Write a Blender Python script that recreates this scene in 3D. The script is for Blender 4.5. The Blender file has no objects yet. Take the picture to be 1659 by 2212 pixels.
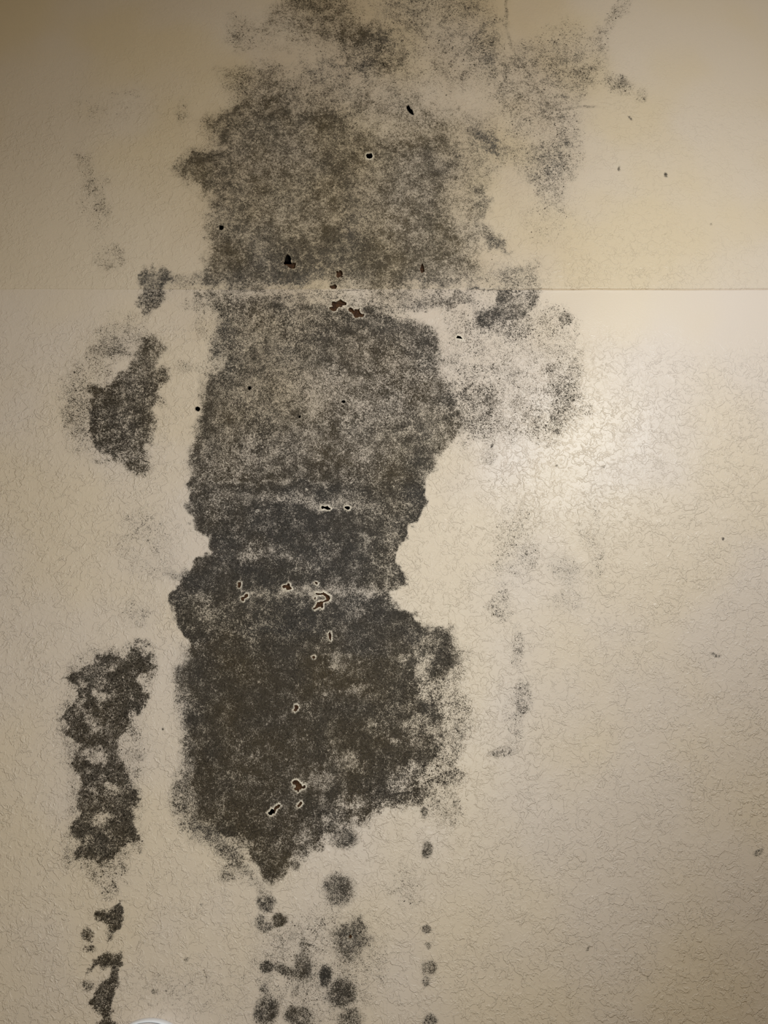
import bpy, math, random
import numpy as np
from mathutils import Vector

# ---------------------------------------------------------------- camera, light, exposure
W, H, F = 1659.0, 2212.0, 1660.0
CAM = np.array([0.0, -1.10, 1.50]); PITCH = math.radians(13.0)
scn = bpy.context.scene; COL = scn.collection
cd = bpy.data.cameras.new('camera'); cam = bpy.data.objects.new('camera', cd); COL.objects.link(cam)
cd.sensor_fit = 'VERTICAL'; cd.sensor_height = 36; cd.sensor_width = 27; cd.lens = 36*F/H; cd.clip_start = .01
cam.location = CAM; cam.rotation_euler = (math.pi/2+PITCH, 0, 0); scn.camera = cam

L1P, L2P, WP = 19.0, 21.5, .21
L1C, L2C, WC = (.92, .99, 1.03), (.94, 1.0, 1.0), (1, .66, .06)
wd = bpy.data.worlds.new('room_air'); scn.world = wd; wd.use_nodes = True
wd.node_tree.nodes['Background'].inputs[0].default_value = (*WC, 1)
wd.node_tree.nodes['Background'].inputs[1].default_value = WP

def lamp(name, loc, power, radius, col):
    l = bpy.data.lights.new(name, 'POINT'); l.energy = power; l.shadow_soft_size = radius; l.color = col
    o = bpy.data.objects.new(name, l); COL.objects.link(o); o.location = loc; return o
lamp('bulb_light', (0.46, -0.72, 2.085), L1P, .022, L1C)         # the room's lamp, up and to the right
sl = bpy.data.lights.new('torch_light', 'SPOT'); sl.energy = L2P; sl.shadow_soft_size = .02; sl.color = L2C
sl.spot_size = math.radians(100); sl.spot_blend = 1.0              # a torch held beside the lens
so = bpy.data.objects.new('torch_light', sl); COL.objects.link(so); so.location = (.06, -1.12, 1.43)
so.rotation_euler = Vector((-.37, 1, .06)).to_track_quat('-Z', 'Y').to_euler()

vs = scn.view_settings
vs.view_transform = 'Standard'; vs.look = 'None'; vs.exposure = 0.0; vs.gamma = 1; vs.use_curve_mapping = False

# ---------------------------------------------------------------- projection helpers (where a point of the wall shows)
ZS = 1.5 + 1.10*math.tan(PITCH + math.atan((1106-626)/F))      # height of the joint between the two wall boards
LEAN = math.radians(3.0)                                          # upper boards lean back from the lower ones
def to_px(P):
    d = P - CAM; c, s = math.cos(PITCH), math.sin(PITCH)
    f = d[..., 1]*c + d[..., 2]*s; u = -d[..., 1]*s + d[..., 2]*c
    return W/2 + F*d[..., 0]/f, H/2 - F*u/f
def on_wall(px, py):
    c, s = math.cos(PITCH), math.sin(PITCH)
    a, b = (px-W/2)/F, (H/2-py)/F
    d = np.array([a, c - b*s, s + b*c])
    t = 1.10/d[1]; P = CAM + d*t
    if P[2] > ZS:                                                 # leaning upper part: y = (z-ZS)*tan(LEAN)
        k = math.tan(LEAN); t = (CAM[1] - (CAM[2]-ZS)*k)/(d[2]*k - d[1]); P = CAM + d*t
    return P

# ---------------------------------------------------------------- noise
_rs = np.random.RandomState(11); _T = [_rs.rand(256, 256).astype(np.float32) for _ in range(12)]
def vn(x, y, s=0):
    t = _T[s % 12]; xi = np.floor(x).astype(int); yi = np.floor(y).astype(int)
    fx = x-xi; fy = y-yi; fx = fx*fx*(3-2*fx); fy = fy*fy*(3-2*fy)
    a = t[yi & 255, xi & 255]; b = t[yi & 255, (xi+1) & 255]; c = t[(yi+1) & 255, xi & 255]; d = t[(yi+1) & 255, (xi+1) & 255]
    return (a*(1-fx)+b*fx)*(1-fy) + (c*(1-fx)+d*fx)*fy
def fbm(x, y, cell, octv=3, s=0):
    r = 0; a = 1; n = 0
    for k in range(octv):
        r = r + a*(vn(x/cell + 17.3*k, y/cell + 9.1*k, s+k) - .5); n += a; a *= .55; cell = cell/2.1
    return r/n*2                                                  # about -1..1
def sstep(a, b, x):
    t = np.clip((x-a)/(b-a), 0, 1); return t*t*(3-2*t)
def sdist(px, py, P):
    """signed distance to a polygon, negative inside, and nearest point"""
    P = np.asarray(P, float); n = len(P)
    best = np.full(px.shape, 1e18); ins = np.zeros(px.shape, bool); nx = np.zeros(px.shape); ny = np.zeros(px.shape)
    for i in range(n):
        a = P[i]; b = P[(i+1) % n]; e = b-a
        t = np.clip(((px-a[0])*e[0]+(py-a[1])*e[1])/max(e@e, 1e-9), 0, 1)
        qx = a[0]+t*e[0]; qy = a[1]+t*e[1]; d = (px-qx)**2+(py-qy)**2
        m = d < best; best = np.where(m, d, best); nx = np.where(m, qx, nx); ny = np.where(m, qy, ny)
        c = ((a[1] > py) != (b[1] > py)) & (px < (b[0]-a[0])*(py-a[1])/(b[1]-a[1]+1e-12)+a[0])
        ins ^= c
    d = np.sqrt(best); return np.where(ins, -d, d), nx, ny

# ---------------------------------------------------------------- mould chart, as the damp left it on the wall
# (region, density, brown, film, coarse, feather, shape)   shape: polygon list or (cx, cy, rx, ry[, degrees])
S = []
def A(region, dens, brown, film, feather, shape, mode='+'): S.append((region, dens, brown, film, feather, shape, mode))
# upper wall: main bay
A('upper', .40, .9, .6, 60, [(480,150),(560,140),(700,170),(860,200),(960,240),(1060,250),(1090,330),(1040,420),(1030,560),(1060,625),(480,625),(455,560),(450,480),(445,410),(395,372),(400,335),(470,310),(440,270),(500,215)])
A('upper', .61, 1., .75, 34, [(450,255),(520,215),(680,230),(780,270),(850,300),(960,290),(1010,330),(960,400),(985,480),(1010,580),(900,600),(700,590),(560,600),(475,590),(455,500),(455,420),(400,370),(410,335),(480,320)])
A('upper', .70, .6, .7, 40, [(470,520),(560,500),(660,480),(760,500),(900,530),(1000,520),(1000,575),(880,588),(740,600),(560,610),(470,595)])
A('upper', .14, .8, .2, 40, (700,560,110,60))
A('upper', .30, .7, .3, 70, [(500,40),(600,10),(700,-40),(1000,-60),(1090,40),(1090,150),(980,220),(800,190),(700,120),(560,100)])
A('upper', .52, .9, .4, 40, [(560,60),(640,-60),(740,-60),(770,40),(860,60),(840,100),(740,110),(660,80)])
A('upper', .40, .6, .2, 30, (800,110,70,45))
A('upper', .38, .6, .2, 40, (520,70,40,28))
A('upper', .34, .7, .2, 60, (560,190,70,60))
A('upper', .42, .6, .2, 40, (1045,110,40,40))
A('upper', .30, .6, .1, 60, (960,70,110,90))
A('upper', .35, .3, .3, 50, (700,200,90,80))
A('upper', .58, .3, .2, 24, [(1010,260),(1035,270),(1060,300),(1100,325),(1080,335),(1040,320),(1015,300)])
A('upper', .62, .4, .5, 26, [(1015,410),(1045,400),(1062,440),(1045,480),(1065,515),(1110,540),(1060,545),(1030,520),(1022,460)])
A('upper', .30, .4, .2, 50, (1150,180,120,80))
A('upper', .34, .6, .1, 40, (1120,190,45,60,-30))
A('upper', .34, .9, .1, 30, (1260,165,40,25)); A('upper', .44, .6, .0, 22, (1335,180,38,20,15)); A('upper', .34, .5, 0, 16, (1388,203,14,16))
A('upper', .40, .4, .0, 26, [(1300,60),(1320,20),(1350,-10),(1370,0),(1340,40),(1305,95),(1310,130),(1290,120)])
A('upper', .24, .3, .0, 60, (1240,110,80,60))
A('upper', .30, .4, .1, 60, (1170,300,90,90)); A('upper', .40, .4, .1, 44, (1190,390,42,70)); A('upper', .26, .4, .0, 50, (1100,600,80,40))
A('upper', .40, .3, .5, 26, (1120,600,46,30)); A('upper', .18, .4, 0, 60, (1190,470,60,60))
A('upper', .30, .8, .2, 26, (415,350,40,26,-40)); A('upper', .3, .9, .2, 30, (395,240,14,24))
# streaks at the upper left
A('faint', .24, .7, 0, 26, (290,197,50,12,-5)); A('faint', .20, .9, 0, 36, (200,420,22,110,-12)); A('faint', .24, .8, 0, 26, (215,430,26,50))
A('faint', .26, .8, .1, 26, (235,555,34,30)); A('faint', .22, .8, 0, 20, (175,345,10,26,-30)); A('faint', .14, .8, 0, 60, (240,240,90,30))
# left strip
A('strip', .62, .1, .9, 14, [(295,590),(330,578),(372,585),(380,605),(350,630),(352,652),(340,680),(318,688),(305,660),(290,665),(302,640),(296,612)])
A('strip', .24, .6, 0, 40, [(230,690),(330,680),(370,600),(440,620),(370,640),(320,700),(300,760),(170,800),(140,920),(180,980),(220,1000),(190,800)])
A('strip', .72, .9, .2, 22, [(300,715),(345,722),(362,745),(340,768),(335,790),(370,792),(372,815),(335,858),(318,900),(322,960),(318,1000),(306,1025),(285,1010),(240,1000),(205,950),(190,880),(200,830),(245,820),(285,775)])
A('strip', .72, .8, .3, 18, (265,870,50,44,-35)); A('strip', .70, .8, .3, 16, (300,940,26,60,5)); A('strip', .72, .8, .3, 14, (300,1010,26,14)); A('strip', .5, .8, .1, 16, (215,998,16,6))
A('strip', .28, .8, .0, 40, (190,870,60,120)); A('strip', .3, .7, .1, 20, (345,870,16,14)); A('strip', .35, .6, .1, 20, (395,792,22,14))
A('strip', .30, .8, 0, 20, (200,760,20,24)); A('strip', .4,.8,.1,18,(240,755,40,20))
# left lower strip
A('low_strip', .76, .8, .12, 14, [(185,1430),(225,1410),(262,1412),(322,1408),(322,1440),(290,1450),(282,1478),(310,1500),(292,1560),(268,1580),(255,1610),(282,1680),(297,1720),(298,1770),(290,1810),(262,1830),(250,1868),(222,1872),(190,1850),(155,1860),(178,1815),(155,1790),(178,1750),(158,1735),(172,1700),(160,1640),(170,1600),(135,1585),(160,1560),(130,1552),(165,1500),(155,1470),(130,1465),(170,1445)])
A('low_strip', .35, .7, .1, 34, [(140,1460),(150,1420),(200,1400),(330,1395),(330,1440),(310,1520),(300,1840),(270,1900),(200,1890),(140,1860),(150,1700),(120,1560)])
for c in [(185,1480,14,10),(240,1435,20,10),(205,1560,13,20),(230,1500,20,14),(175,1520,14,12),(300,1470,16,24),(298,1545,13,14),(205,1625,30,18),(240,1700,18,10),(165,1760,12,10),(200,1720,10,8),(225,1780,20,8)]:
    A('low_strip', .45, 0, 0, 16, c, '-')
A('foot_strip', .78, .9, .3, 12, [(205,1965),(240,1962),(262,1945),(268,1985),(255,2020),(240,2024),(232,1990),(208,1985)])
A('foot_strip', .66, .9, .2, 12, (190,2020,14,14)); A('foot_strip', .7, .9, .2, 10, (195,2046,12,8)); 
A('foot_strip', .80, 1., .15, 12, [(192,2080),(205,2058),(240,2052),(258,2058),(262,2120),(250,2160),(245,2212),(240,2260),(205,2260),(212,2190),(190,2165),(215,2140),(232,2110),(226,2092),(205,2090),(185,2110)])
A('foot_strip', .6, .9, .2, 12, (188,2130,16,10)); A('foot_strip', .3, .9, 0, 24, (225,1905,30,40)); A('foot_strip', .35, .8, 0, 16, (247,1915,8,16))
# lower wall, bay between the studs
A('main', .66, .8, .65, 28, [(470,655),(600,650),(800,660),(880,690),(935,715),(955,780),(975,860),(1000,900),(985,950),(950,1000),(918,1045),(415,1045),(408,990),(430,900),(445,840),(480,770),(470,700)])
A('main', .22, .8, .1, 20, [(400,640),(470,640),(480,800),(430,860),(430,760)])
A('main', .66, .5, .7, 24, [(800,700),(900,700),(945,735),(955,800),(900,790),(840,740)])
A('main', .72, .2, .9, 30, (455,895,22,70)); A('main', .66, .4, .8, 24, (510,790,28,40)); A('main', .64, .2, .8, 24, (470,740,20,60,10))
A('main', .80, .8, .6, 30, [(415,985),(520,1015),(640,1000),(800,980),(960,960),(920,1045),(418,1045)])
A('main', .16, .3, .2, 60, (690,860,130,60), '-'); A('main', .12, .3, .2, 40, (640,940,60,30), '-'); A('main', .1, .3, 0, 30, (540,720,40,20), '-')
A('main', .86, .25, .8, 12, [(415,1038),(500,1040),(700,1042),(918,1030),(925,1060),(915,1100),(900,1130),(868,1175),(852,1205),(870,1240),(872,1262),(838,1280),(845,1300),(900,1335),(945,1360),(860,1410),(700,1420),(410,1400),(395,1375),(372,1325),(368,1285),(388,1245),(425,1215),(460,1197),(455,1168),(428,1130),(392,1090)])
A('main', .90, .9, .9, 22, [(405,1390),(500,1370),(700,1370),(850,1340),(900,1400),(905,1480),(905,1560),(880,1640),(840,1690),(760,1740),(680,1780),(630,1850),(600,1910),(580,1910),(550,1860),(470,1810),(415,1760),(405,1700),(420,1620),(405,1560),(400,1480)])
A('main', .62, .3, .8, 40, [(375,1440),(410,1400),(470,1400),(480,1600),(470,1800),(540,1880),(590,1945),(560,1920),(460,1850),(395,1795),(380,1740),(383,1680),(400,1620),(392,1560),(372,1500)])
A('main', .66, .6, .3, 30, [(840,1320),(880,1325),(940,1350),(985,1360),(985,1420),(955,1480),(960,1600),(925,1655),(900,1690),(930,1720),(800,1770),(700,1810),(640,1850),(640,1760),(820,1640),(860,1500)])
A('main', .38, .5, 0, 40, [(950,1350),(1010,1400),(1000,1480),(1030,1560),(980,1650),(1010,1680),(900,1730),(900,1500)])
A('main', .7, .2, .9, 18, (640,1330,200,20)); A('main', .94, .8, 1., 40, (560,1480,110,90)); A('main', .93, .9, 1., 40, (580,1680,110,90)); A('main', .95, .5, 1, 30, (500,1410,70,14))
A('main', .93, .1, 1., 20, (600,1240,200,22)); A('main', .92, .1, 1., 22, (750,1135,120,26)); A('main', .92, .1, 1., 22, (500,1150,40,30))
for c in [(600,1078,170,12),(430,1290,40,12),(445,1315,20,14),(640,1285,90,14),(800,1275,60,10),(560,1200,60,10),(720,1090,60,12),(830,1160,30,10)]:
    A('main', .28, 0, 0, 20, c, '-')
for c in [(918,1440,20,30),(930,1500,20,22),(905,1570,22,14),(870,1420,14,12),(850,1600,16,10),(890,1650,16,12),(940,1590,24,14),(760,1740,30,12),(700,1760,16,14),(690,1700,26,30),(735,1650,30,20),(810,1560,18,14),(770,1500,14,18),(730,1430,22,16),(500,1830,30,10),(655,1800,14,16),(860,1700,24,14)]:
    A('main', .34, 0, 0, 18, c, '-')
A('main', .5, .5, .4, 16, (500,1850,30,20)); A('main', .6, .4, .5, 16, (490,1890,16,12)); A('main', .8, .4, .8, 16, (635,1870,12,12))
# around and right of the joint
A('upper', .58, .2, .8, 30, [(440,560),(600,570),(690,590),(700,612),(640,628),(500,632),(430,622)])
A('upper', .40, .3, .4, 30, (930,600,80,24)); A('right', .42, .3, .3, 30, (960,650,60,20)); A('main', .45, .5, .3, 26, (560,652,110,14)); A('upper', .3, .4, .2, 24, (400,610,50,20))
A('main', .36, .4, .2, 20, [(400,632),(1020,632),(1020,672),(400,672)]); A('upper', .40, .5, .3, 20, [(440,590),(1010,590),(1010,622),(440,622)])
A('right', .27, .5, 0, 60, [(960,640),(1160,640),(1235,680),(1262,800),(1262,900),(1210,960),(1060,960),(990,930),(970,800)])
A('right', .62, .3, .5, 18, [(1075,632),(1100,626),(1165,628),(1168,670),(1140,690),(1085,700),(1050,720),(1035,700),(1060,660)])
A('right', .36, .3, .1, 30, (1080,705,70,34)); A('right', .26, .5, 0, 30, (1180,720,60,40)); A('right', .42, .3, .0, 16, (1222,690,16,18))
A('right', .46, .4, 0, 34, [(1180,770),(1240,780),(1260,840),(1230,900),(1215,950),(1180,945),(1190,880),(1175,820)])
A('right', .36, .5, 0, 60, (1030,890,60,60)); A('right', .4, .4, 0, 60, (1000,840,40,110)); A('right', .30, .4, 0, 14, (1270,885,18,14))
A('right', .18, .5, 0, 30, (1010,740,30,40),'-')
A('right', .28, .6, .2, 26, (1055,985,14,16)); A('faint', .15, .4, 0, 60, (1110,1170,60,90,20)); A('pale', .24, .05, .5, 46, (1222,1232,34,28,30)); A('pale', .22, .1, .2, 34, (1225,1300,36,26)); A('pale', .18, .3, .05, 30, (1292,1225,16,50,-10)); A('pale',.18,.2,.1,30,(1125,1210,40,40))
A('pale', .15, .5, .1, 60, (1285,1130,30,60)); A('grit', .30, .3, 0, 20, (1120,1400,18,50)); A('grit', .44, .2, 0, 14, (1132,1505,20,34)); A('grit', .25, .2, 0, 30, (1110,1560,26,60)); A('grit', .34, .2, 0, 14, (1090,1625,26,14)); A('faint', .26, .3, 0, 20, (1085,1310,24,40))
A('faint', .16, .2, .2, 60, (310,1180,60,80)); A('faint', .2, .2, .2, 40, (290,1330,40,30)); A('faint', .4, .3, 0, 14, (300,1390,22,14))
A('faint', .3, .6, .4, 10, (888,870,8,6))
# gritty fringe under the bay
A('fringe', .3, .4, 0, 40, [(800,1700),(930,1660),(1000,1655),(1000,1690),(900,1740),(860,1760),(740,1790),(640,1860),(640,1820)])
A('fringe', .45, .2, 0, 14, (985,1670,18,14)); A('fringe', .4, .2, 0, 12, (1080,1628,24,10)); A('fringe', .3, .2, 0, 30, (960,1740,40,40))
A('fringe', .22, .4, .1, 80, (690,2080,150,130)); A('fringe', .11, .5, .1, 60, (420,2140,140,60)); A('fringe', .15, .4, 0, 60, (880,1920,40,60))
spots = [(733,1923,32,34,0,.66,.3),(756,2026,38,44,0,.62,.3),(576,1951,20,19,0,.68,.3),(562,1990,10,13,25,.5,.3),(604,1986,17,15,-20,.9,.8),(576,2002,18,10,-35,.6,.3),
  (575,2092,14,15,20,.76,.6),(612,2096,34,11,10,.66,.5),(656,2086,19,36,-5,.6,.3),(660,2040,12,22,0,.4,.3),(704,2106,15,24,0,.95,.2),(738,2146,32,34,20,.7,.3),(576,2184,25,34,10,.72,.3),(648,2196,34,26,10,.7,.3),(756,2200,28,24,0,.5,.4),(571,2138,9,12,0,.45,.3),(632,2020,10,14,0,.42,.3),(636,2140,9,16,20,.4,.3),
  (922,1833,12,18,0,.62,.2),(915,1752,7,12,0,.5,.6),(921,2008,12,8,0,.46,.4),(926,2040,7,6,0,.5,.4),(926,2088,17,17,0,.66,.8),(922,2120,10,12,0,.46,.3),(929,2203,14,14,0,.74,.4),
  (742,1812,32,22,0,.66,.3),(688,1830,14,12,0,.5,.4),(655,1838,14,12,20,.5,.4),(1104,1802,2,2,0,.1,.1),(1638,1838,14,7,-30,.34,.3),(1270,2050,4,8,15,.6,.8),(1400,2110,3,8,15,.3,.8),(1545,1417,12,4,10,.5,.3),(1561,1161,3,3,0,.7,.3),
  (1360,257,5,3,40,.6,.3),(1343,363,3,5,0,.7,.5),(1437,379,4,4,-40,.7,.5),(1536,484,3,3,0,.5,.5),(353,1574,3,3,0,.9,.2),(403,2073,4,4,0,.6,.5),(334,2142,10,5,10,.5,.2),(434,1954,4,4,0,.5,.4),(1062,965,4,5,0,.7,.2),(1200,1008,3,2,0,.6,.2),(1302,1008,4,2,0,.7,.2)]
for i, (x, y, a, b, r, d, br) in enumerate(spots):
    A('spot%02d' % i, d, br, .9, max(3, min(a, b)*.8), (x, y, a, b, r))
def line(region, pts, w, dens, brown, film):
    for (x0, y0), (x1, y1) in zip(pts[:-1], pts[1:]):
        L = math.hypot(x1-x0, y1-y0)/2+w
        A(region, dens, brown, film, w*1.2, ((x0+x1)/2, (y0+y1)/2, L, w, math.degrees(math.atan2(y1-y0, x1-x0))))
line('drip', [(1093,-40),(1093,60),(1102,85),(1116,115),(1135,145),(1160,190),(1185,225),(1205,234),(1290,232)], 3.5, .34, .9, .9)
line('joint', [(500,640),(600,647),(660,635),(735,630),(780,627)], 1.6, .52, .3, .1)
line('joint', [(1000,624),(1070,630),(1160,627)], 2.5, .66, .1, .2)
line('seamline', [(372,655),(420,690)], 1, .1, .3, .2)

# ---------------------------------------------------------------- torn holes in the paint skin
def cp(o, k, *p): return [(o[0]+x/k, o[1]+y/k) for x, y in p]
c2 = ((580,520), 7.541); c3 = ((480,1230), 5.925); c4 = ((560,1640), 11.85); c5 = ((780,200), 11.85); c6 = ((670,1070), 13.825)
def blob(x, y, a, b, seed, rot=0):
    r = random.Random(seed); out = []; n = 11; cr, sr = math.cos(math.radians(rot)), math.sin(math.radians(rot))
    for i in range(n):
        t = 2*math.pi*i/n; k = r.uniform(.78, 1.15); u = a*k*math.cos(t); v = b*k*math.sin(t)
        out.append((x+u*cr-v*sr, y+u*sr+v*cr))
    return out
# polygon, back ('void' / 'paper' / polygon of paper shelf), rim strength, label
HOLES = [
 (cp(*c2,(290,235),(310,222),(345,245),(372,300),(365,335),(375,372),(410,362),(450,372),(445,410),(432,462),(395,465),(340,450),(300,405),(262,400),(245,360),(262,340),(272,285)), cp(*c2,(230,375),(300,372),(372,372),(480,340),(480,500),(300,500),(230,420)), .1, 'notched hole, black above and brown below, over the joint'),
 (cp(*c2,(1100,500),(1120,495),(1138,520),(1160,480),(1195,500),(1215,555),(1195,580),(1220,600),(1200,610),(1175,590),(1150,615),(1115,610),(1105,570),(1112,540)), 'paper', .1, 'small dark brown torn hole just over the joint'),
 (cp(*c2,(990,745),(1040,735),(1085,715),(1120,750),(1100,800),(1060,822),(1030,795),(1000,775)), 'paper', 0, 'small ragged brown scab at the joint'),
 (cp(*c2,(1035,1000),(1070,998),(1100,1010),(1140,985),(1180,965),(1210,990),(1275,1020),(1270,1060),(1205,1065),(1190,1095),(1150,1085),(1115,1120),(1105,1150),(1060,1160),(1020,1140),(990,1115),(990,1090),(1050,1080),(1030,1050)), 'paper', .5, 'jagged brown hole just under the joint, the left of two'),
 (cp(*c2,(1305,1110),(1335,1092),(1365,1105),(1395,1148),(1410,1120),(1455,1125),(1495,1098),(1480,1140),(1500,1180),(1525,1200),(1565,1195),(1550,1240),(1520,1252),(1480,1245),(1450,1262),(1405,1260),(1390,1225),(1360,1180),(1320,1165),(1300,1140)), 'paper', .5, 'jagged brown hole just under the joint, the right of two'),
 (cp(*c3,(195,180),(210,162),(240,165),(243,200),(230,235),(205,238),(197,212),(205,195)), 'paper', .8, 'small dark hole, upper left of the lower row'),
 (cp(*c3,(240,358),(275,350),(300,315),(330,312),(335,345),(310,365),(285,375),(280,410),(245,400)), 'paper', .9, 'slanted brown hole with pale rim, lower left of the row'),
 (cp(*c3,(765,220),(790,200),(825,200),(845,175),(865,185),(870,220),(898,245),(865,262),(825,265),(815,235),(785,245)), 'paper', .9, 'brown bird-shaped hole with pale rim'),
 (cp(*c3,(1185,158),(1210,160),(1228,178),(1215,200),(1190,180)), 'paper', .9, 'tiny hole over the hooked hole'),
 (cp(*c3,(1195,295),(1220,305),(1260,308),(1300,290),(1325,310),(1375,340),(1385,375),(1360,410),(1320,415),(1295,425),(1290,450),(1295,490),(1280,505),(1262,480),(1235,485),(1200,505),(1180,520),(1158,498),(1185,480),(1200,460),(1215,425),(1250,410),(1290,410),(1335,385),(1320,350),(1290,325),(1230,330),(1197,320)), 'paper', 1., 'hook-shaped brown hole with pale rim'),
 (cp(*c3,(1172,375),(1190,350),(1203,370),(1185,390)), 'paper', .6, 'pinhole left of the hooked hole'),
 (cp(*c4,(845,590),(870,545),(930,530),(985,540),(1030,585),(1080,630),(1100,690),(1125,700),(1135,660),(1165,648),(1192,680),(1185,730),(1140,755),(1095,745),(1080,770),(1030,790),(1015,840),(990,850),(960,800),(925,795),(895,770),(900,725),(945,715),(930,660),(880,650),(850,620)), 'paper', 1., 'largest lobed brown hole near the foot of the mold'),
 (cp(*c4,(985,1160),(1030,1120),(1050,1080),(1085,1080),(1115,1120),(1080,1160),(1060,1200),(985,1235),(980,1200)), 'paper', 1., 'narrow dark hole under the lobed hole'),
 (cp(*c4,(215,1380),(260,1330),(300,1300),(310,1255),(345,1270),(375,1290),(385,1240),(430,1190),(490,1150),(530,1150),(548,1190),(510,1240),(440,1275),(425,1320),(395,1400),(350,1370),(330,1420),(290,1440),(240,1410)), cp(*c4,(378,1290),(370,1200),(500,1100),(600,1150),(450,1450),(380,1420)), 1., 'slanted hole, black at the lower end and brown at the upper'),
 (cp(*c5,(1165,350),(1195,345),(1215,325),(1235,350),(1265,410),(1290,440),(1305,420),(1318,470),(1355,575),(1310,570),(1250,530),(1190,460),(1165,400)), 'void', .1, 'slanted black hole, the topmost'),
 (cp(*c5,(125,1620),(150,1575),(200,1575),(270,1560),(300,1640),(275,1690),(220,1705),(150,1690)), 'void', .9, 'round black hole with a pale rim'),
 (cp(*c6,(330,340),(360,320),(400,320),(430,345),(530,322),(560,365),(600,385),(620,410),(590,435),(510,440),(440,400),(390,400),(370,420),(340,400)), 'void', .9, 'long black hole, the left of a level pair'),
 (cp(*c6,(1020,350),(1050,335),(1160,330),(1195,370),(1180,420),(1130,440),(1090,420),(1040,390)), 'void', .9, 'oval black hole, the right of a level pair'),
 (blob(478,492,5.5,5.5,3), 'void', .1, 'small round black hole at the left of the upper mold'),
 (blob(427.5,884,5.5,5.5,4), 'void', .1, 'small round black hole by the clean strip'),
 (blob(539,838,3.4,3.4,5), 'void', 0, 'pinhole'), (blob(742,867.5,4,3,6), 'void', .3, 'pinhole'), (blob(647,900,3,3,7), 'void', 0, 'pinhole'),
 (cp((830,500),2,(158,148),(166,136),(172,158),(174,176),(160,182),(154,166)), 'paper', .1, 'narrow brown hole over the joint, the rightmost there'),
 (cp((830,500),2,(310,462),(316,451),(330,455),(340,467),(322,464)), 'void', .9, 'crescent chip in clean paint right of the mold'),
 (cp((0,1053),2,(1267,962),(1274,955),(1272,940),(1284,938),(1292,950),(1284,962),(1276,970)), 'paper', 1., 'small hole halfway down the dark mold'),
 (cp((0,1053),2,(1419,632),(1426,622),(1432,640),(1430,662),(1422,656)), 'paper', 1., 'narrow hole under the hooked hole'),
 (blob(678,1420,3.5,3.5,9), 'paper', .7, 'pinhole in the dark mold'), (blob(757,2023,3.5,4.5,10), 'paper', .2, 'brown pinhole inside a round mold spot'),
]

# ---------------------------------------------------------------- materials
def nt(name):
    m = bpy.data.materials.new(name); m.use_nodes = True; t = m.node_tree
    return m, t, t.nodes['Principled BSDF'], t.nodes['Material Output']
class G:
    def __init__(s, t): s.t = t
    def n(s, typ, **k):
        x = s.t.nodes.new(typ)
        for a, v in k.items(): setattr(x, a, v)
        return x
    def set(s, sock, v):
        if isinstance(v, bpy.types.NodeSocket): s.t.links.new(v, sock)
        elif v is not None: sock.default_value = v
    def m(s, op, a, b=None, c=None, clamp=False):
        x = s.n('ShaderNodeMath', operation=op, use_clamp=clamp)
        for i, v in enumerate((a, b, c)):
            if v is not None: s.set(x.inputs[i], v)
        return x.outputs[0]
    def noise(s, vec, scale, detail=2, rough=.5, dist=0., typ=None):
        x = s.n('ShaderNodeTexNoise'); s.set(x.inputs['Vector'], vec); x.inputs['Scale'].default_value = scale
        x.inputs['Detail'].default_value = detail; x.inputs['Roughness'].default_value = rough; x.inputs['Distortion'].default_value = dist
        return x.outputs['Fac']
    def ss(s, v, a, b, to0=0., to1=1.):
        x = s.n('ShaderNodeMapRange', interpolation_type='SMOOTHSTEP'); s.set(x.inputs['Value'], v)
        s.set(x.inputs['From Min'], a); s.set(x.inputs['From Max'], b); s.set(x.inputs['To Min'], to0); s.set(x.inputs['To Max'], to1)
        return x.outputs['Result']
    def mix(s, f, a, b):
        x = s.n('ShaderNodeMix', data_type='RGBA'); s.set(x.inputs[0], f); s.set(x.inputs[6], a); s.set(x.inputs[7], b); return x.outputs[2]
    def attr(s, name):
        x = s.n('ShaderNodeAttribute', attribute_name=name); return x
    def scaled(s, vec, v, off=(0, 0, 0)):
        x = s.n('ShaderNodeMapping'); s.set(x.inputs['Vector'], vec); x.inputs['Scale'].default_value = v; x.inputs['Location'].default_value = off; return x.outputs[0]

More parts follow.
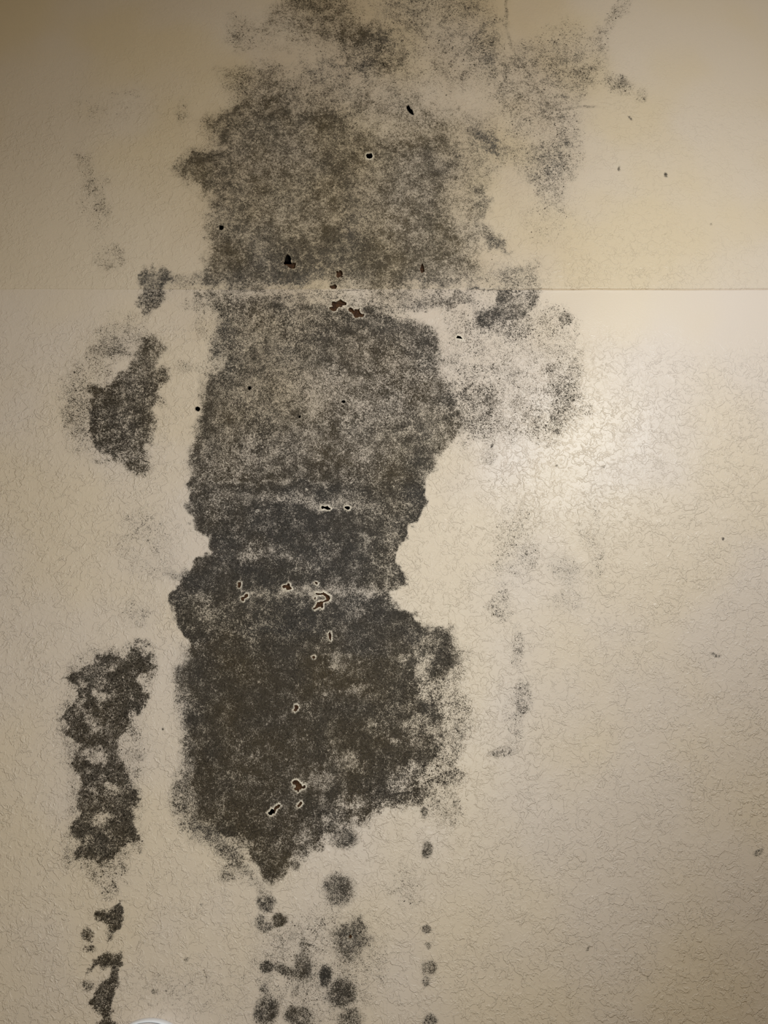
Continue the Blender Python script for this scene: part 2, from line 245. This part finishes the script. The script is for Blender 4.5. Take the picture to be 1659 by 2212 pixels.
def wall_material(name, paint, paint2, gain=5.6, lift=0.):
    m, t, bs, out = nt(name); g = G(t)
    co = g.n('ShaderNodeTexCoord').outputs['Object']
    at = g.n('ShaderNodeSeparateXYZ'); t.links.new(g.attr('mold').outputs['Vector'], at.inputs[0])      # density, brown, film
    D, B, FI = at.outputs
    tx = g.n('ShaderNodeSeparateXYZ'); t.links.new(g.attr('relief').outputs['Vector'], tx.inputs[0])    # knockdown strength, stain, bare rim
    KD, ST, RIM = tx.outputs
    # knockdown relief: flattened plaster splats with raised worm-like edges
    wob = g.scaled(co, (1, 1, 1)); a = g.noise(wob, 80, 3.0, .55, .7); b = g.noise(g.scaled(co, (1, 1, 1), (3.1, 1.7, 5.2)), 150, 2.2, .55, .6)
    pa = g.ss(a, .484, .530); pb = g.ss(b, .545, .592)
    lip = g.ss(g.m('ABSOLUTE', g.m('SUBTRACT', a, .535)), .0, .030, 1, 0)
    part = g.ss(g.noise(co, 34, 2, .5), .36, .50)
    hgt = g.m('ADD', g.m('MULTIPLY', pa, .75), g.m('ADD', g.m('MULTIPLY', pb, .60), g.m('MULTIPLY', lip, .38)))
    hgt = g.m('MULTIPLY', hgt, g.m('MULTIPLY', KD, g.m('ADD', g.m('MULTIPLY', part, .6), .4)))
    peel = g.noise(co, 420, 2, .6)
    fine = g.noise(co, 900, 3, .7)
    grain = g.noise(co, 760, 3, .65); mid = g.noise(co, 240, 2.5, .6, .3); clump = g.noise(co, 62, 2.5, .55)
    # mould coverage: fine grain in the film, clotted grains in the loose fringe, gathering along relief edges
    n = g.m('ADD', g.m('MULTIPLY', g.m('SUBTRACT', grain, .5), gain), g.m('MULTIPLY', g.m('SUBTRACT', mid, .5), 2.0))
    n = g.m('ADD', n, g.m('MULTIPLY', g.m('SUBTRACT', clump, .5), g.ss(D, .45, .85, 1.5, 2.7)))
    n = g.m('ADD', n, g.m('MULTIPLY', lip, .14))
    fleck = g.ss(g.noise(co, 155, 1.5, .5, .8), .60, .70)
    n = g.m('SUBTRACT', n, g.m('MULTIPLY', fleck, .55))
    v = g.m('ADD', n, g.m('MULTIPLY', g.m('SUBTRACT', D, .54), 1.9))
    k = g.m('MULTIPLY', g.ss(v, -.62, .74), g.ss(D, .03, .15))
    dn = g.noise(co, 330, 1.2, .5, .4)
    thr = g.m('SUBTRACT', .718, g.m('MULTIPLY', D, .17))
    dots = g.m('MULTIPLY', g.ss(g.m('SUBTRACT', dn, thr), 0., .035), g.m('MULTIPLY', g.ss(D, .06, .16), g.m('SUBTRACT', 1., g.m('MULTIPLY', FI, .55))))
    k = g.m('MULTIPLY', k, .97)
    film = g.m('MULTIPLY', g.m('MULTIPLY', g.m('ADD', g.m('MULTIPLY', FI, .8), .24), D), g.ss(mid, .25, .70, .6, 1.))
    blot = g.noise(co, 4.3, 2, .5)
    base = g.mix(g.ss(blot, .38, .62), paint, paint2)
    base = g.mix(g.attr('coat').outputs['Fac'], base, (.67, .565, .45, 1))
    base = g.mix(g.m('MULTIPLY', ST, .40), base, (.42, .29, .155, 1))
    base = g.mix(g.m('MULTIPLY', RIM, .7), base, (.80, .72, .58, 1))
    filmc = g.mix(B, (.17, .155, .14, 1), (.20, .158, .105, 1))
    base = g.mix(g.m('MULTIPLY', film, g.ss(D, .55, .9, .86, .68)), base, filmc)
    darkc = g.mix(B, (.012+lift*.8, .011+lift*.7, .011+lift*.6, 1), (.020+lift, .014+lift*.75, .008+lift*.45, 1))
    dk2 = g.mix(g.ss(fine, .35, .62), darkc, g.mix(B, (.052+lift, .046+lift, .041+lift, 1), (.070+lift, .053+lift*.8, .032+lift*.5, 1)))
    col = g.mix(k, base, dk2)
    col = g.mix(g.m('MULTIPLY', dots, .9), col, (.018, .014, .010, 1)); k = g.m('MAXIMUM', k, dots)
    t.links.new(col, bs.inputs['Base Color'])
    g.set(bs.inputs['Roughness'], g.m('ADD', g.m('MULTIPLY', g.m('MAXIMUM', k, film), .30), .40))
    g.set(bs.inputs['Specular IOR Level'], g.m('SUBTRACT', .38, g.m('MULTIPLY', g.m('MAXIMUM', k, film), .26)))
    b1 = g.n('ShaderNodeBump'); b1.inputs['Strength'].default_value = 1; b1.inputs['Distance'].default_value = .00050
    t.links.new(hgt, b1.inputs['Height'])
    b2 = g.n('ShaderNodeBump'); b2.inputs['Strength'].default_value = 1; b2.inputs['Distance'].default_value = .00022
    hh = g.m('ADD', g.m('MULTIPLY', peel, .6), g.m('MULTIPLY', g.m('MULTIPLY', k, D), g.m('ADD', 1.2, fine)))
    t.links.new(hh, b2.inputs['Height']); t.links.new(b1.outputs[0], b2.inputs['Normal'])
    t.links.new(b2.outputs[0], bs.inputs['Normal'])
    return m
def plain(name, c1, c2, scale, rough=.8, bump=.0005, spec=.3):
    m, t, bs, out = nt(name); g = G(t); co = g.n('ShaderNodeTexCoord').outputs['Object']
    n = g.noise(co, scale, 4, .6)
    t.links.new(g.mix(g.ss(n, .35, .65), c1, c2), bs.inputs['Base Color'])
    bs.inputs['Roughness'].default_value = rough; bs.inputs['Specular IOR Level'].default_value = spec
    b = g.n('ShaderNodeBump'); b.inputs['Distance'].default_value = bump; t.links.new(n, b.inputs['Height']); t.links.new(b.outputs[0], bs.inputs['Normal'])
    return m
M_low = wall_material('cream_wall_paint', (.685, .575, .455, 1), (.675, .578, .50, 1))
M_up = wall_material('tan_wall_paint', (.625, .51, .362, 1), (.63, .53, .43, 1), 4.4, .035)
M_paper = plain('rusty_damp_paper', (.030, .012, .005, 1), (.085, .038, .014, 1), 300, .85)
M_scab = plain('torn_film_edge', (.10, .06, .03, 1), (.2, .14, .08, 1), 400, .8)
M_void = plain('dark_cavity_board', (.02, .013, .009, 1), (.035, .024, .016, 1), 40, .9)
M_white = plain('white_plastic', (.84, .85, .90, 1), (.87, .88, .93, 1), 30, .35, .0001, .5)
M_plain = plain('plain_room_paint', (.50, .44, .34, 1), (.53, .47, .37, 1), 30, .7)
M_floor = plain('brown_floor', (.10, .07, .045, 1), (.14, .10, .06, 1), 12, .5)
M_base = plain('white_trim_paint', (.6, .57, .5, 1), (.63, .6, .53, 1), 20, .4)

# ---------------------------------------------------------------- the stained wall
NAMES = {'upper': ('mold_patch', 'broad brown mold bloom over the joint'), 'faint': None, 'strip': ('mold_patch', 'dark speckled mold strip left of the clean stud line'),
 'low_strip': ('mold_patch', 'ragged black mold strip at the lower left'), 'foot_strip': ('mold_patch', 'greenish black mold at the foot of the left strip'),
 'main': ('mold_patch', 'dense black and brown mold column down the middle'), 'right': ('mold_patch', 'loose mold speckles right of the column'),
 'pale': ('mold_patch', 'pale violet mold smudge near the sheen'), 'grit': ('mold_patch', 'small scattered black mold grit on clean paint'), 'fringe': ('mold_patch', 'thin gritty mold haze around the lowest spots'),
 'drip': ('drip_stain', 'thin brown drip line'), 'joint': None, 'seamline': None}
def chart(px, py):
    wx = px + 21*fbm(px, py, 52, 4, 1) + 9*fbm(px, py, 13, 2, 5); wy = py + 21*fbm(px+500, py+70, 52, 4, 2) + 9*fbm(px+90, py, 13, 2, 6)
    D = np.zeros(px.shape); B = np.zeros(px.shape); FI = np.zeros(px.shape); wsum = np.full(px.shape, 1e-6)
    R = np.full(px.shape, -1); RB = np.full(px.shape, .17); regs = []
    for reg, de, br, fi, fe, sh, mode in S:
        if reg not in regs: regs.append(reg)
        ri = regs.index(reg); thin = reg in ('drip', 'joint')
        if isinstance(sh, list): xs = [p[0] for p in sh]; ys = [p[1] for p in sh]; bb = (min(xs), min(ys), max(xs), max(ys))
        else: r = max(sh[2], sh[3]); bb = (sh[0]-r, sh[1]-r, sh[0]+r, sh[1]+r)
        pad = fe + 30
        m = (px > bb[0]-pad) & (px < bb[2]+pad) & (py > bb[1]-pad) & (py < bb[3]+pad)
        if not m.any(): continue
        small = not isinstance(sh, list) and max(sh[2], sh[3]) < 40 or thin
        kx = 1.3 if mode == '-' else .3 if small else 1.
        qx = px[m] + (wx[m]-px[m])*kx; qy = py[m] + (wy[m]-py[m])*kx
        if isinstance(sh, list): sd, _, _ = sdist(qx, qy, sh)
        else:
            cx, cy, a, b = sh[:4]; th = math.radians(sh[4] if len(sh) > 4 else 0)
            dx = qx-cx; dy = qy-cy; u = dx*math.cos(th)+dy*math.sin(th); v = -dx*math.sin(th)+dy*math.cos(th)
            rr = np.sqrt((u/a)**2+(v/b)**2)+1e-6; sd = (rr-1)*np.minimum(a, b)
        w = sstep(fe*.5, -fe*.5, sd)
        if mode == '-': D[m] = D[m]*(1-de*w*1.25*np.clip(D[m]+.3, 0, 1)); continue
        c = w*de; d0 = D[m]; D[m] = np.where(de > .4, np.maximum(d0, c) + .18*np.minimum(d0, c)*(1-np.maximum(d0, c)), np.maximum(d0, c)+.35*np.minimum(d0, c))
        ww = w*(de**2)+1e-9*w; B[m] += ww*br; FI[m] += ww*fi; wsum[m] += ww
        t = R[m]; tb = RB[m]; win = c > tb; t[win] = ri; tb[win] = c[win]; R[m] = t; RB[m] = tb
    B = np.clip(B/wsum, 0, 1); FI = np.clip(FI/wsum, 0, 1)
    n1 = fbm(px, py, 34, 3, 3); n2 = fbm(px, py, 90, 2, 7)
    edge = np.clip(D*4, 0, 1)
    n0 = fbm(px, py, 13, 2, 8)
    D = np.clip(D + edge*(.15*n1 + .12*n2 + .15*n0*(1-.5*FI)) + .01*edge, 0, 1)
    B = np.clip(.82*B + .5*fbm(px, py, 70, 2, 8), 0, 1)
    return D, B, FI, R, regs
HP = [(np.array(h[0]), h) for h in HOLES]

def axis(lo, hi, segs):
    """segs: (start, end, step) finely spaced spans; coarse 2.5 cm elsewhere"""
    out = [lo]; cur = lo
    for a, b, st in segs:
        if a > cur+1e-6: out += list(np.linspace(cur, a, max(2, int((a-cur)/.025)+1))[1:])
        out += list(np.linspace(a, b, max(2, int(round((b-a)/st))+1))[1:]); cur = b
    if hi > cur+1e-6: out += list(np.linspace(cur, hi, max(2, int((hi-cur)/.025)+1))[1:])
    return np.array(out)
XS = axis(-1.4, 1.4, [(-.62, -.32, .0018), (-.32, .13, .0011), (.13, .62, .0018)])
def build_wall(name, label, z0, z1, segs, upper, mat):
    ZA = axis(z0, z1, segs); X, Z = np.meshgrid(XS, ZA); k = math.tan(LEAN) if upper else 0.
    base = (Z-ZS)*k if upper else np.zeros_like(Z)
    # the joint wanders a little
    if not upper: pass
    P = np.stack([X, base, Z], -1); px, py = to_px(P)
    hole_d = np.full(X.shape, 99.); rim = np.zeros(X.shape); inside = {}
    fx, fy = px.copy(), py.copy()
    for hi_, (hp, h) in enumerate(HP):
        x0, y0 = hp.min(0)-26; x1, y1 = hp.max(0)+26
        up = hp[:, 1].mean() < 626
        if up != upper: continue
        rows = np.where((py[:, 0] > y0-5) & (py[:, 0] < y1+5))[0]
        if len(rows) == 0: continue
        r0, r1 = rows[0], rows[-1]+1
        cols = np.where((px[r0] > x0-5) & (px[r0] < x1+5))[0]; q0, q1 = cols[0], cols[-1]+1
        sl = (slice(r0, r1), slice(q0, q1)); sd, nx, ny = sdist(px[sl], py[sl], hp)
        snap = np.abs(sd) < 1.15
        fx[sl] = np.where(snap, nx, fx[sl]); fy[sl] = np.where(snap, ny, fy[sl])
        d = np.abs(sd); d[snap] = 0
        rim[sl] = np.maximum(rim[sl], h[2]*np.exp(-(np.clip(sd, 0, 99)/3.3)**2))
        sd[snap] = 0; hole_d[sl] = np.minimum(hole_d[sl], sd)
    # move snapped vertices on the plane
    mv = (fx != px) | (fy != py); idx = np.argwhere(mv)
    for r, c in idx:
        q = on_wall(fx[r, c], fy[r, c]); X[r, c] = q[0]; Z[r, c] = q[2]
    px, py = fx, fy
    D, B, FI, R, regs = chart(px, py)
    halo = np.clip(rim, 0, 1); D = D*(1-.8*np.clip(halo*1.3, 0, 1))
    # knockdown strength: missing on the taped band under the joint and dying out towards the corners
    KD = np.ones_like(D)
    warp = 30*fbm(px, py, 120, 3, 4)
    if not upper:
        KD *= 1 - .93*sstep(800, 690, py+warp)*sstep(1100, 1230, px+warp)
        KD *= 1 - .6*sstep(720, 650, py+warp*.5)
        KD *= 1 - .35*sstep(900, 650, py)*sstep(350, 200, px)
    else:
        KD = .62 - .42*sstep(300, 60, py+warp) - .25*sstep(1350, 1600, px+warp) + .25*sstep(420, 600, py)*sstep(900, 1150, px)
        KD = KD - .15*sstep(400, 100, px)
    KD = np.clip(KD, .06, 1.2)*(.85+.3*fbm(px, py, 60, 2, 9))
    KD = KD*(1-.45*np.clip(D, 0, 1))
    ST = np.clip(sstep(560, 300, np.abs(px-820))*sstep(1150, 700, py)*(.5+.6*fbm(px, py, 150, 3, 10)), 0, 1)
    # real relief of the damp board: blisters, tape ridge at the joint, curled rims
    y = base.copy() if upper else np.zeros_like(Z)
    y = y - .0012*fbm(px, py, 170, 3, 2) - .0004*fbm(px, py, 40, 2, 4)*np.clip(D*1.5, 0, 1)
    y = y - .0010*rim
    dj = (Z-ZS); jw = .0013*fbm(px, py*0+3, 60, 3, 6)
    if not upper:
        y = y - .0006*np.exp(-np.abs(dj-jw+.0022)/.0024)*sstep(900, 1200, px+warp)*(.6+.5*fbm(px, py*0+9, 25, 3, 7)) - .0016*sstep(-.10, 0, dj)
    else:
        y = y + .0002*np.exp(-dj/.02) - .0016*sstep(.14, 0, dj)*(px < 1e9)
    jd = -.0016 + .0026*np.clip(sstep(960, 1180, px)*.9 + .10*sstep(380, 520, px) + .25*fbm(px, py*0+2, 40, 3, 5), 0, 1.2)
    jf = sstep(.0009, 0, np.abs(dj)); y = y*(1-jf) + jd*jf
    Z = Z + .0011*(fbm(px, py*0+31, 46, 3, 9) + .4*fbm(px, py*0, 400, 2, 3))*np.exp(-np.abs(dj)/.012)*(np.abs(dj) < .08)
    V = np.stack([X, y, Z], -1).reshape(-1, 3)
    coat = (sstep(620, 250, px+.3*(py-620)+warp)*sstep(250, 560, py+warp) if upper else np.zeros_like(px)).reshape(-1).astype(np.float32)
    nr, nc = X.shape; I = np.arange(nr*nc).reshape(nr, nc)
    quads = np.stack([I[:-1, :-1], I[:-1, 1:], I[1:, 1:], I[1:, :-1]], -1).reshape(-1, 4)
    hd = hole_d.reshape(-1)
    cen = hd[quads]; inside_f = (cen.max(1) <= 0) & (cen.min(1) < 0)
    # a thin neck can be spanned by snapped corners alone: test its middle
    zero = (cen.max(1) <= 0) & ~(cen.min(1) < 0)
    if zero.any():
        zi = np.where(zero)[0]; cpx = px.reshape(-1)[quads[zi]].mean(1); cpy = py.reshape(-1)[quads[zi]].mean(1)
        ins = np.zeros(len(zi), bool)
        for hp, h in HP:
            sd, _, _ = sdist(cpx, cpy, hp); ins |= sd < -.2
        inside_f[zi] |= ins
    # vertex normals of the whole sheet, so that the parts meet without a crease
    n = np.zeros_like(V); q = quads; fn = np.cross(V[q[:, 2]]-V[q[:, 0]], V[q[:, 3]]-V[q[:, 1]])
    for j in range(4):
        for ax in range(3): n[:, ax] += np.bincount(q[:, j], fn[:, ax], len(V))
    n /= np.linalg.norm(n, axis=1, keepdims=True)+1e-12
    Rm = R.reshape(-1)[quads[:, 0]]
    keep = ~inside_f
    mold = np.stack([D, B, FI], -1).reshape(-1, 3).astype(np.float32); rel = np.stack([KD, ST, halo], -1).reshape(-1, 3).astype(np.float32)
    def emit(nm, fsel, parent):
        f = quads[fsel]; used, inv = np.unique(f, return_inverse=True); inv = inv.reshape(f.shape)
        me = bpy.data.meshes.new(nm); me.vertices.add(len(used)); me.vertices.foreach_set('co', V[used].astype(np.float32).ravel())
        me.loops.add(len(f)*4); me.polygons.add(len(f)); me.loops.foreach_set('vertex_index', inv.astype(np.int32).ravel())
        me.polygons.foreach_set('loop_start', np.arange(0, len(f)*4, 4, dtype=np.int32)); me.update(calc_edges=True)
        me.polygons.foreach_set('use_smooth', np.ones(len(f), bool))
        for an, arr in (('mold', mold), ('relief', rel)):
            a = me.attributes.new(an, 'FLOAT_VECTOR', 'POINT'); a.data.foreach_set('vector', arr[used].ravel())
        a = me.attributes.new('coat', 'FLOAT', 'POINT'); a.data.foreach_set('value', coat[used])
        me.normals_split_custom_set_from_vertices(n[used].astype(np.float32).tolist())
        me.materials.append(mat); o = bpy.data.objects.new(nm, me); COL.objects.link(o)
        if parent: o.parent = parent
        return o
    part_face = np.zeros(len(quads), bool); jobs = []
    for ri, reg in enumerate(regs):
        if reg in NAMES and NAMES[reg] is None: continue
        f = keep & (Rm == ri)
        if f.sum() < (25 if reg.startswith('spot') else 400): continue
        part_face |= f; jobs.append((reg, f))
    root = emit(name, keep & ~part_face, None); root['kind'] = 'structure'; root['label'] = label
    for reg, f in jobs:
        nm, lb = NAMES.get(reg, ('mold_spot', None)); o = emit(nm, f, root)
        if lb: o['label'] = lb
    return root
zb = on_wall(800, 2260)[2]; zt = on_wall(800, -40)[2]
low = build_wall('wall_back', 'cream textured lower wall with a column of black mold', 0.0, ZS, [(zb, ZS, .0013)], False, M_low)
up = build_wall('wall_upper', 'tan textured upper wall stained with brown mold', ZS, 2.80, [(ZS, zt, .0014)], True, M_up)

# ---------------------------------------------------------------- inside of the holes
def mesh_obj(name, verts, faces, mat, parent=None, smooth=False, label=None):
    me = bpy.data.meshes.new(name); me.from_pydata([tuple(v) for v in verts], [], faces); me.update(); me.materials.append(mat)
    if smooth: me.polygons.foreach_set('use_smooth', [True]*len(me.polygons))
    o = bpy.data.objects.new(name, me); COL.objects.link(o)
    if parent: o.parent = parent
    if label: o['label'] = label
    return o
def inset(P, d):
    P = np.asarray(P, float); c = P.mean(0); out = []
    n = len(P); area = sum(P[i][0]*P[(i+1) % n][1]-P[(i+1) % n][0]*P[i][1] for i in range(n)); sgn = 1 if area > 0 else -1
    for i in range(n):
        t = P[(i+1) % n]-P[i-1]; t /= np.linalg.norm(t)+1e-9; out.append(P[i]+sgn*d*np.array([t[1], -t[0]]))
    return np.array(out)
for hp, h in HP:
    par = up if hp[:, 1].mean() < 626 else low
    ring = [on_wall(*p) for p in inset(hp, .6)]; n = len(ring); depth = .0016
    vs_ = [(p[0], p[1]-.0009, p[2]) for p in ring] + [(p[0], p[1]+depth, p[2]) for p in ring]
    fs = [(i, (i+1) % n, n+(i+1) % n, n+i) for i in range(n)]
    rimo = mesh_obj('torn_hole', vs_, fs, M_scab if h[1] != 'void' else M_void, par, False, h[3])
    if h[1] != 'void':
        shp = hp if isinstance(h[1], str) else np.array(h[1])
        outer = [on_wall(*p) for p in inset(shp, 3.5)] if isinstance(h[1], str) else [on_wall(*p) for p in shp]
        c = on_wall(*shp.mean(0)); m_ = len(outer); rr = random.Random(n)
        vv = [(p[0], p[1]+depth+.0006*rr.random(), p[2]) for p in outer] + [(c[0], c[1]+depth+.001, c[2])]
        from mathutils.geometry import tessellate_polygon
        tri = tessellate_polygon([[Vector((p[0], p[2], 0)) for p in outer]])
        mesh_obj('damp_paper', vv[:-1], [tuple(t_) for t_ in tri], M_paper, rimo)

def box(name, x0, x1, y0, y1, z0, z1, mat, parent=None, inward=False):
    v = [(x, y, z) for x in (x0, x1) for y in (y0, y1) for z in (z0, z1)]
    f = [(0, 1, 3, 2), (4, 6, 7, 5), (0, 4, 5, 1), (2, 3, 7, 6), (0, 2, 6, 4), (1, 5, 7, 3)]
    return mesh_obj(name, v, f, mat, parent)
box('cavity_lining', -1.39, 1.39, .115, .13, .01, 2.79, M_void, low)
box('wall_stud', -.343, -.305, .045, .113, .01, 2.79, M_void, low); box('wall_stud', .125, .163, .045, .113, .01, 2.79, M_void, low)

# ---------------------------------------------------------------- white fixture at the foot of the picture
def lathe(name, prof, loc, mat, parent=None, seg=96, label=None):
    vs_, fs = [], []; k = len(prof)
    for i in range(seg):
        t = 2*math.pi*i/seg
        for r, d in prof: vs_.append((loc[0]+r*math.cos(t), loc[1]-d, loc[2]+r*math.sin(t)))
    for i in range(seg):
        j = (i+1) % seg
        for q in range(k-1): fs.append((i*k+q, i*k+q+1, j*k+q+1, j*k+q))
    return mesh_obj(name, vs_, fs, mat, parent, True, label)
pc = on_wall(320, 2319); R0 = abs(on_wall(320, 2197)[2]-pc[2])
root = bpy.data.objects.new('smoke_alarm', None); COL.objects.link(root); root.location = (pc[0], 0, pc[2])
root['label'] = 'round white plastic fixture with ridged rim at the bottom edge, below the left mold strip'; root['category'] = 'alarm'
L0 = (0, 0, 0)
M_groove = plain('grey_plastic_groove', (.33, .33, .36, 1), (.38, .38, .41, 1), 30, .5, .0001)
lathe('mounting_ring', [(R0*.6, .001), (R0*.985, .0005), (R0, .002), (R0, .0085), (R0*.99, .0105), (R0*.97, .0108)], L0, M_white, root)
lathe('vent_groove', [(R0*.975, .0100), (R0*.955, .0105), (R0*.955, .0145), (R0*.97, .015)], L0, M_groove, root)
lathe('cover', [(R0*.955, .0140), (R0*.983, .0145), (R0*.988, .0165), (R0*.985, .0225), (R0*.965, .0250), (R0*.93, .0260), (R0*.915, .0245), (R0*.88, .0240), (R0*.84, .0262), (R0*.80, .0270), (R0*.55, .030), (R0*.3, .0315), (.0001, .032)], L0, M_white, root)
lathe('rim_groove', [(R0*.95, .0259), (R0*.935, .0264), (R0*.90, .0256), (R0*.89, .0240)], L0, M_groove, root)
lathe('test_button', [(.011, .030), (.011, .034), (.009, .0355), (.0001, .036)], L0, M_groove, root, 32)
for i in range(20):
    t = 2*math.pi*i/20; r = R0*.72; c, s = math.cos(t), math.sin(t); w = .0012; l = .010; y0 = -.0275
    vv = []
    for dy in (.004, -.0012):
        for u, v_ in ((-l, -w), (l, -w), (l, w), (-l, w)): vv.append(((r+u)*c-v_*s, y0+dy, (r+u)*s+v_*c))
    o = mesh_obj('vent_slot', vv, [(0, 1, 2, 3), (7, 6, 5, 4), (0, 4, 5, 1), (1, 5, 6, 2), (2, 6, 7, 3), (3, 7, 4, 0)], M_groove, root)

# ---------------------------------------------------------------- rest of the room, out of view
def st(o): o['kind'] = 'structure'; return o
st(box('floor', -1.5, 1.5, -2.0, .13, -.05, 0, M_floor)); st(box('ceiling', -1.5, 1.5, -2.0, .13, 2.80, 2.85, M_plain))
st(box('wall_left', -1.5, -1.4, -2.0, .13, 0, 2.8, M_plain)); st(box('wall_right', 1.4, 1.5, -2.0, .13, 0, 2.8, M_plain))
st(box('baseboard_back', -1.4, 1.4, -.016, -.003, 0, .09, M_base))
